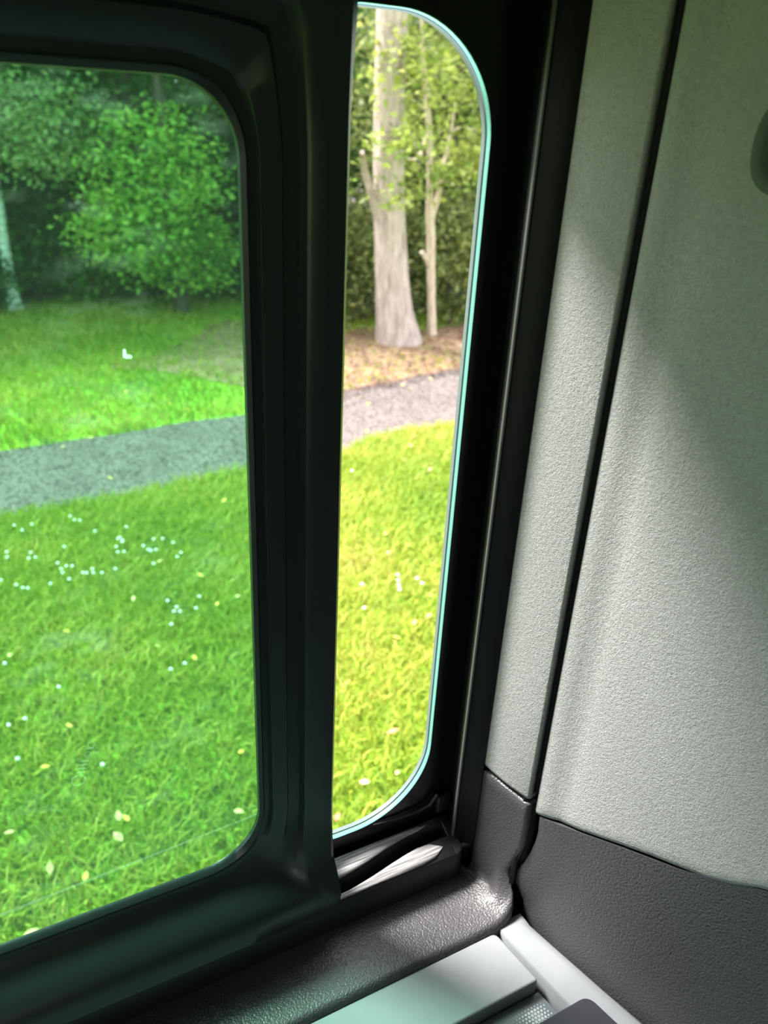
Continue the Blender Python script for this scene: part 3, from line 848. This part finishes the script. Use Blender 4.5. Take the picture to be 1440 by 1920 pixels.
# the tall grey-brown tree in the open gap
bY = 6.30
def A_(px, py, Y=bY): return at(px, py, Y=Y)
tb = [A_(750, 655), A_(744, 625), A_(739, 585), A_(735, 520), A_(731, 430), A_(729, 340), A_(729, 250), A_(731, 150), A_(734, 50)]
tb[0].z = -0.05
top = tb[-1]; tb += [top + Vector((0.05, 0.1, 1.2)), top + Vector((0.1, 0.2, 2.6)), top + Vector((0.15, 0.2, 4.2))]
rr = [0.235, 0.205, 0.170, 0.150, 0.138, 0.132, 0.128, 0.125, 0.122, 0.11, 0.08, 0.03]
tree('tree', (tb[0].x, bY, 0), tb, rr, M_bark,
     [(top.x - 0.2, bY - 0.5, 3.75, 1.6, 0.9, 0.75, 0.7), (top.x, bY + 0.3, 5.2, 1.7, 1.4, 1.3, 1.0)], 4200, 0.085, M_lf_yel, 11,
     'tall tree with thick grey-brown trunk seen through the open gap',
     branches=[([A_(712, 410), A_(698, 370), A_(684, 320), A_(679, 285, bY - .2)], [0.05, 0.034, 0.028, 0.018])])
# pale young forked tree just right of it
yY = 6.42
def Y_(px, py, d=0.0): return at(px, py, Y=yY + d)
tb = [Y_(810, 640), Y_(809, 560), Y_(808, 500), Y_(808, 440), Y_(806, 400), Y_(806, 340), Y_(806, 290), Y_(804, 230), Y_(798, 160), Y_(792, 90), Y_(790, 20)]
tb[0].z = -0.03
tb.append(tb[-1] + Vector((0, 0.1, 1.2)))
tree('young_tree', (tb[0].x, yY, 0), tb, [0.045, 0.037, 0.040, 0.040, 0.038, 0.026, 0.026, 0.025, 0.020, 0.015, 0.012, 0.004], M_bark2,
     [(Y_(880, 290).x, yY - 0.1, Y_(880, 290).z, 0.32, 0.25, 0.26, 1.0), (Y_(800, 325).x, yY - 0.25, Y_(800, 325).z, 0.20, 0.18, 0.09, 0.6),
      (Y_(690, 265).x, yY - 0.5, Y_(690, 265).z, 0.30, 0.2, 0.16, 0.8), (Y_(720, 210).x, yY - 0.4, Y_(720, 210).z, 0.25, 0.2, 0.2, 0.5),
      (Y_(880, 160).x, yY, Y_(880, 160).z, 0.4, 0.3, 0.25, 0.8), (Y_(740, 110).x, yY - 0.3, Y_(740, 110).z, 0.45, 0.3, 0.22, 0.8), (Y_(720, 355).x, yY - 0.35, Y_(720, 355).z, 0.18, 0.12, 0.06, 0.3)],
     1800, 0.058, M_lf_yel, 12, 'slender pale forked young tree right of the thick trunk',
     branches=[([Y_(809, 410), Y_(820, 375), Y_(831, 320), Y_(840, 275), Y_(848, 235), Y_(853, 190)], [0.028, 0.024, 0.020, 0.016, 0.012, 0.007]),
               ([Y_(806, 500), Y_(798, 483), Y_(790, 472)], [0.030, 0.026, 0.020]),
               ([Y_(805, 250), Y_(795, 270), Y_(787, 298), Y_(772, 300, -.1), Y_(745, 293, -.25)], [0.014, 0.016, 0.016, 0.012, 0.006]),
               ([Y_(787, 296), Y_(776, 270), Y_(766, 245), Y_(760, 230)], [0.016, 0.013, 0.011, 0.008]),
               ([Y_(845, 247), Y_(865, 238), Y_(890, 243), Y_(915, 255)], [0.010, 0.008, 0.007, 0.004]),
               ([Y_(803, 210), Y_(785, 195), Y_(762, 180), Y_(740, 165)], [0.010, 0.008, 0.006, 0.004])])
# leaning birch at the left
eY = 8.55
def B_(px, py, d=0.0): return at(px, py, Y=eY + d)
tb = [B_(32, 590), B_(25, 560), B_(16, 510), B_(9, 460), B_(0, 395), B_(-14, 320), B_(-30, 240)]
tb[0].z = -0.03
tb += [tb[-1] + Vector((-0.1, 0, 0.8)), tb[-1] + Vector((-0.25, 0, 2.4))]
tree('birch', (tb[0].x, eY, 0), tb, [0.085, 0.068, 0.055, 0.05, 0.047, 0.045, 0.042, 0.035, 0.015], M_birch,
     [(B_(70, 260).x, eY - 0.4, B_(70, 260).z + 0.1, 0.75, 0.4, 0.45, 1.0), (B_(40, 180).x - .3, eY - 0.2, 3.4, 1.1, 0.8, 0.8, 0.8)], 6500, 0.050, M_lf_pale, 13,
     'leaning white-barked birch at the left edge of the window')
tb = [B_(184, 590, .6), B_(182, 520, .6), B_(180, 450, .6), B_(174, 390, .6), B_(170, 300, .6), B_(166, 200, .6)]
tb[0].z = -0.03
tree('birch_sapling', (tb[0].x, eY + .6, 0), tb, [0.03, 0.026, 0.024, 0.022, 0.02, 0.012], M_birch, [(tb[-1].x, eY + .6, tb[-1].z + 0.3, 0.6, 0.5, 0.5, 1)], 900, 0.06, M_lf_pale, 14,
     'thin pale birch sapling beside the bushy bright green tree')
# bushy bright tree in the middle of the tinted pane
c1 = at(285, 330, Y=7.9)
tree('bushy_tree', (c1.x + 0.25, 8.1, 0), [Vector((c1.x + 0.25, 8.1, -0.03)), Vector((c1.x + 0.22, 8.1, 0.9)), Vector((c1.x + 0.15, 8.1, 2.2)), Vector((c1.x, 8.1, 3.1))], [0.08, 0.065, 0.05, 0.02], M_bark3,
     [(c1.x, 7.9, c1.z, 0.62, 0.5, 0.62, 1.3), (at(260, 430, Y=7.9).x, 7.85, at(260, 430, Y=7.9).z, 0.55, 0.4, 0.35, 0.9), (at(350, 480, Y=7.9).x, 8.0, at(350, 480, Y=7.9).z, 0.6, 0.4, 0.35, 0.7),
      (c1.x + .2, 8.1, 2.9, 0.9, 0.7, 0.6, 1.0)], 13000, 0.054, M_lf_fresh, 15,
     'bushy bright green tree in the middle of the tinted pane')

LN = {M_lf_dark.name: 'dark green', M_lf_mid.name: 'mid green', M_lf_olive.name: 'olive green', M_lf_yel.name: 'yellowish green'}
# the wood behind: rows of trees, filling up the dark between them
k = 0
spots = []
for row_y, stepx, x0_, x1_ in ((9.3, 1.35, -4.5, 9.5), (11.3, 1.7, -6, 13), (13.8, 2.2, -8, 17)):
    x = x0_ + (0.4 if row_y > 10 else 0)
    while x < x1_:
        spots.append((x + R.uniform(-.4, .4), row_y + R.uniform(-.5, .5) - (1.5 if (x > 4.3 and row_y < 10) else 0), row_y)); x += stepx
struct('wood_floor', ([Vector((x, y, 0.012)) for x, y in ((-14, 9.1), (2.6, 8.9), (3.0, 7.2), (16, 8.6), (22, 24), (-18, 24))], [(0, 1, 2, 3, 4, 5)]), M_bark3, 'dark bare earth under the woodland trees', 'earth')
for x in range(-10, 22, 2): spots.append((x + R.uniform(-.5, .5), 16.5 + R.uniform(-.6, .6), 16))
for x, y, ry in spots:
    hgt = R.uniform(3.7, 4.4) + (0.7 if ry > 10 else 0) + (0.6 if ry > 13 else 0)
    if x > 4.0: hgt -= 0.3
    r_ = R.uniform(0.07, 0.13)
    lm = R.choice([M_lf_dark, M_lf_dark, M_lf_mid]) if x < 3.8 else R.choice([M_lf_olive, M_lf_dark, M_lf_olive])
    k += 1
    tree('woodland_tree', (x, y, 0), [Vector((x, y, -0.05)), Vector((x + R.uniform(-.1, .1), y, 1.3)), Vector((x + R.uniform(-.2, .2), y, hgt * .6)), Vector((x, y, hgt))], [r_ * 1.3, r_, r_ * .75, 0.02], M_bark3,
         [(x, y, 1.45, 1.2, 0.8, 1.35, 1.3), (x, y, hgt * .5 + .3, 1.35, 1.1, 1.2, 1.3), (x, y, hgt * .8, 1.2, 1.1, 1.1, 1.0)],
         7500 if ry < 10 else 3600, 0.074 if ry < 10 else 0.14 if ry < 15 else 0.20, lm, 100 + k, '%s leafy woodland tree in the %s row behind the path%s' % (LN[lm.name], {9.3: 'nearest', 11.3: 'second', 13.8: 'third', 16: 'farthest'}[ry], ', behind the open gap' if x > y * 0.45 else ', behind the tinted pane' if x > -0.5 else ', left of the birch'), 'tree', 'woodland trees behind the path')
# undergrowth at the foot of the wood
k = 0
for x in [-4.2 + 0.62 * i for i in range(19)]:
    y = (8.75 if x < 2.7 else 7.35 if x < 3.2 else 7.0) + R.uniform(-.12, .25)
    h_ = R.uniform(0.45, 0.85) + (0.3 if x > 2.7 else 0)
    lm = R.choice([M_lf_dark, M_lf_mid]) if x < 2.7 else R.choice([M_lf_olive, M_lf_yel, M_lf_olive])
    k += 1
    s_ = [([Vector((x, y, -0.02)), Vector((x + R.uniform(-.15, .15), y, h_ * .6)), Vector((x + R.uniform(-.25, .25), y, h_ * 1.1))], [0.014, 0.010, 0.004]) for _ in range(3)]
    tree('shrub', (x, y, 0), None, None, M_bark3, [(x, y, h_ * .62, 0.52, 0.36, h_ * .60, 1.0)], 2600, 0.054, lm, 300 + k,
         'low %s shrub at the foot of the wood%s' % (LN[lm.name], ' left of the birch' if x < 0.3 else ' behind the tinted pane' if x < 2.7 else ' around the thick trunk' if x < 4.4 else ' right of the young tree'), 'shrub', 'shrubs at the foot of the wood', branches=s_, part='foliage')

# ---- fallen leaves and clover flowers, one object each
def leaf_mesh(name, mat, size):
    pts = [(0, -0.6), (0.28, -0.3), (0.36, 0.05), (0.22, 0.4), (0, 0.7), (-0.22, 0.4), (-0.36, 0.05), (-0.28, -0.3)]
    V = [Vector((0, 0, 0.05))] + [Vector((x, y, 0.16 * abs(x) + 0.05 * y * y)) for x, y in pts]
    V = [v * size for v in V]
    me = bpy.data.meshes.new(name); me.from_pydata([tuple(v) for v in V], [], [(0, i + 1, (i + 1) % 8 + 1) for i in range(8)])
    me.materials.append(mat); me.update(); return me
M_fy = mat_plain('fallen_yellow_leaf', (0.66, 0.46, 0.08), 0.6)
M_fc = mat_plain('fallen_cream_leaf', (0.48, 0.38, 0.16), 0.6)
M_fr = mat_plain('fallen_red_leaf', (0.45, 0.13, 0.07), 0.6)
LM = {'y': leaf_mesh('leaf', M_fy, 0.030), 'c': leaf_mesh('leaf_c', M_fc, 0.031), 'r': leaf_mesh('leaf_r', M_fr, 0.042)}
LL = {'y': 'small yellow', 'c': 'pale cream', 'r': 'reddish brown'}
def put_leaf(px, py, kind, s=1.0):
    p = at(px, py, Z=0.055)
    if path_near(p.x) < p.y < path_far(p.x): p = at(px, py, Z=0.026)
    o = bpy.data.objects.new('fallen_leaf', LM[kind]); COL.objects.link(o)
    o.location = p; o.scale = (s * .88, s * .88, s * .88)
    o.rotation_euler = (R.uniform(0.1, 0.5), R.uniform(-.3, .3), R.uniform(0, 6.28))
    onp = path_near(p.x) < p.y < path_far(p.x)
    z_ = 'on the gravel path' if onp else 'on the lawn beyond the path' if p.y > path_far(p.x) else 'in the near grass'
    v_ = 'through the tinted pane' if px < 560 else 'through the open gap'
    tag(o, '%s fallen leaf %s, seen %s' % (LL[kind], z_, v_), 'leaf', 'fallen leaves outside')
for px, py, kd, s in [(18, 1228, 'c', .9), (125, 1183, 'y', .8), (85, 1437, 'y', .9), (222, 1530, 'c', 1), (237, 1534, 'y', .8), (222, 1569, 'c', 1.1), (93, 1628, 'c', 1.0), (160, 1643, 'y', .8),
                      (57, 1749, 'c', 1.1), (447, 1521, 'c', 1), (376, 1078, 'y', .9), (407, 1132, 'y', .7), (250, 1122, 'c', .8), (299, 1052, 'c', .8), (130, 1360, 'y', .7), (452, 1409, 'y', .8), (296, 1211, 'c', .7),
                      (18, 1560, 'c', .8), (420, 938, 'y', 1), (445, 1118, 'c', .7), (365, 1233, 'y', .8),
                      (207, 896, 'y', 1), (374, 898, 'y', 1), (415, 871, 'y', .9), (320, 757, 'y', 1.2), (352, 768, 'y', 1), (372, 726, 'y', 1), (236, 735, 'y', 1), (118, 837, 'y', 1), (170, 820, 'y', 1),
                      (683, 1466, 'c', 1.0), (678, 922, 'y', .9), (645, 933, 'y', .9), (723, 1000, 'y', .9), (764, 1021, 'y', .9), (811, 1058, 'y', .9), (807, 1116, 'y', .9), (804, 1154, 'y', 1), (777, 1167, 'y', 1), (744, 1195, 'y', 1),
                      (728, 1036, 'c', .9), (736, 1371, 'r', .9), (632, 1532, 'r', .6), (745, 1448, 'c', .7), (810, 870, 'c', .9), (757, 862, 'c', 1), (806, 880, 'c', .9), (770, 835, 'c', 1.1), (775, 818, 'c', 1.1),
                      (690, 757, 'y', 1), (688, 808, 'y', 1.1), (755, 722, 'c', 1.1), (770, 728, 'c', 1.1), (808, 710, 'c', 1.1), (675, 745, 'y', 1), (805, 755, 'y', 1), (765, 795, 'c', 1), (690, 830, 'c', 1)]:
    put_leaf(px, py, kd, s)

M_clover = mat_plain('white_clover', (0.66, 0.70, 0.68), 0.6)
M_stem = mat_plain('green_stem', (0.12, 0.30, 0.04), 0.6)
bm = bmesh.new(); bmesh.ops.create_icosphere(bm, subdivisions=2, radius=0.0065)
for v in bm.verts: v.co *= 1 + 0.16 * math.sin(v.co.x * 2500) * math.sin(v.co.y * 2500); v.co.z *= 0.85
fme = bpy.data.meshes.new('flower_head'); bm.to_mesh(fme); bm.free(); fme.materials.append(M_clover)
sv, sf = tube([(0, 0, -0.085), (0.003, 0, -0.04), (0, 0, 0)], 0.0011, 5)
sme = bpy.data.meshes.new('flower_stem'); sme.from_pydata([tuple(v) for v in sv], [], sf); sme.materials.append(M_stem)
FL = [(35, 97), (37, 125), (160, 100), (150, 130), (185, 125), (335, 70), (300, 155), (345, 170), (318, 185), (325, 205), (375, 170), (360, 238), (430, 205), (450, 207), (480, 185), (485, 205), (530, 205), (262, 262), (85, 268),
      (145, 285), (120, 283), (5, 243), (600, 185), (612, 28), (635, 45), (605, 70), (645, 95), (612, 97), (798, 30), (845, 28), (900, 48), (770, 85), (810, 85), (785, 90), (745, 65), (940, 100), (920, 122), (798, 157),
      (870, 350), (918, 383), (905, 405), (935, 405), (1035, 328), (1018, 388), (890, 472), (960, 675), (887, 705), (305, 797), (25, 675), (45, 995), (92, 1170), (533, 1200), (130, 962)]
FP = [(x * .3611, 1000 + y * .3611) for x, y in FL] + [(620 + x * .1823, 850 + y * .1823) for x, y in ((690, 1250), (695, 1305), (700, 1355), (710, 1400), (890, 1285), (940, 1335), (322, 1345), (345, 1590), (220, 180))]
FP += [(27, 985), (42, 994), (60, 983), (132, 968), (140, 975), (150, 976), (225, 1008), (230, 1013), (237, 988), (178, 996)]
for px, py in FP:
    p = at(px, py, Z=0.082)
    e = empty('clover_flower', (p.x, p.y, 0.0))
    tag(e, 'small round white clover flower in the near lawn, seen through the %s' % ('tinted pane' if px < 560 else 'open gap'), 'flower', 'white clover flowers in the lawn')
    for nm, me in (('flower_head', fme), ('flower_stem', sme)):
        o = bpy.data.objects.new(nm, me); COL.objects.link(o); o.parent = e
        o.location = (0, 0, 0.082)
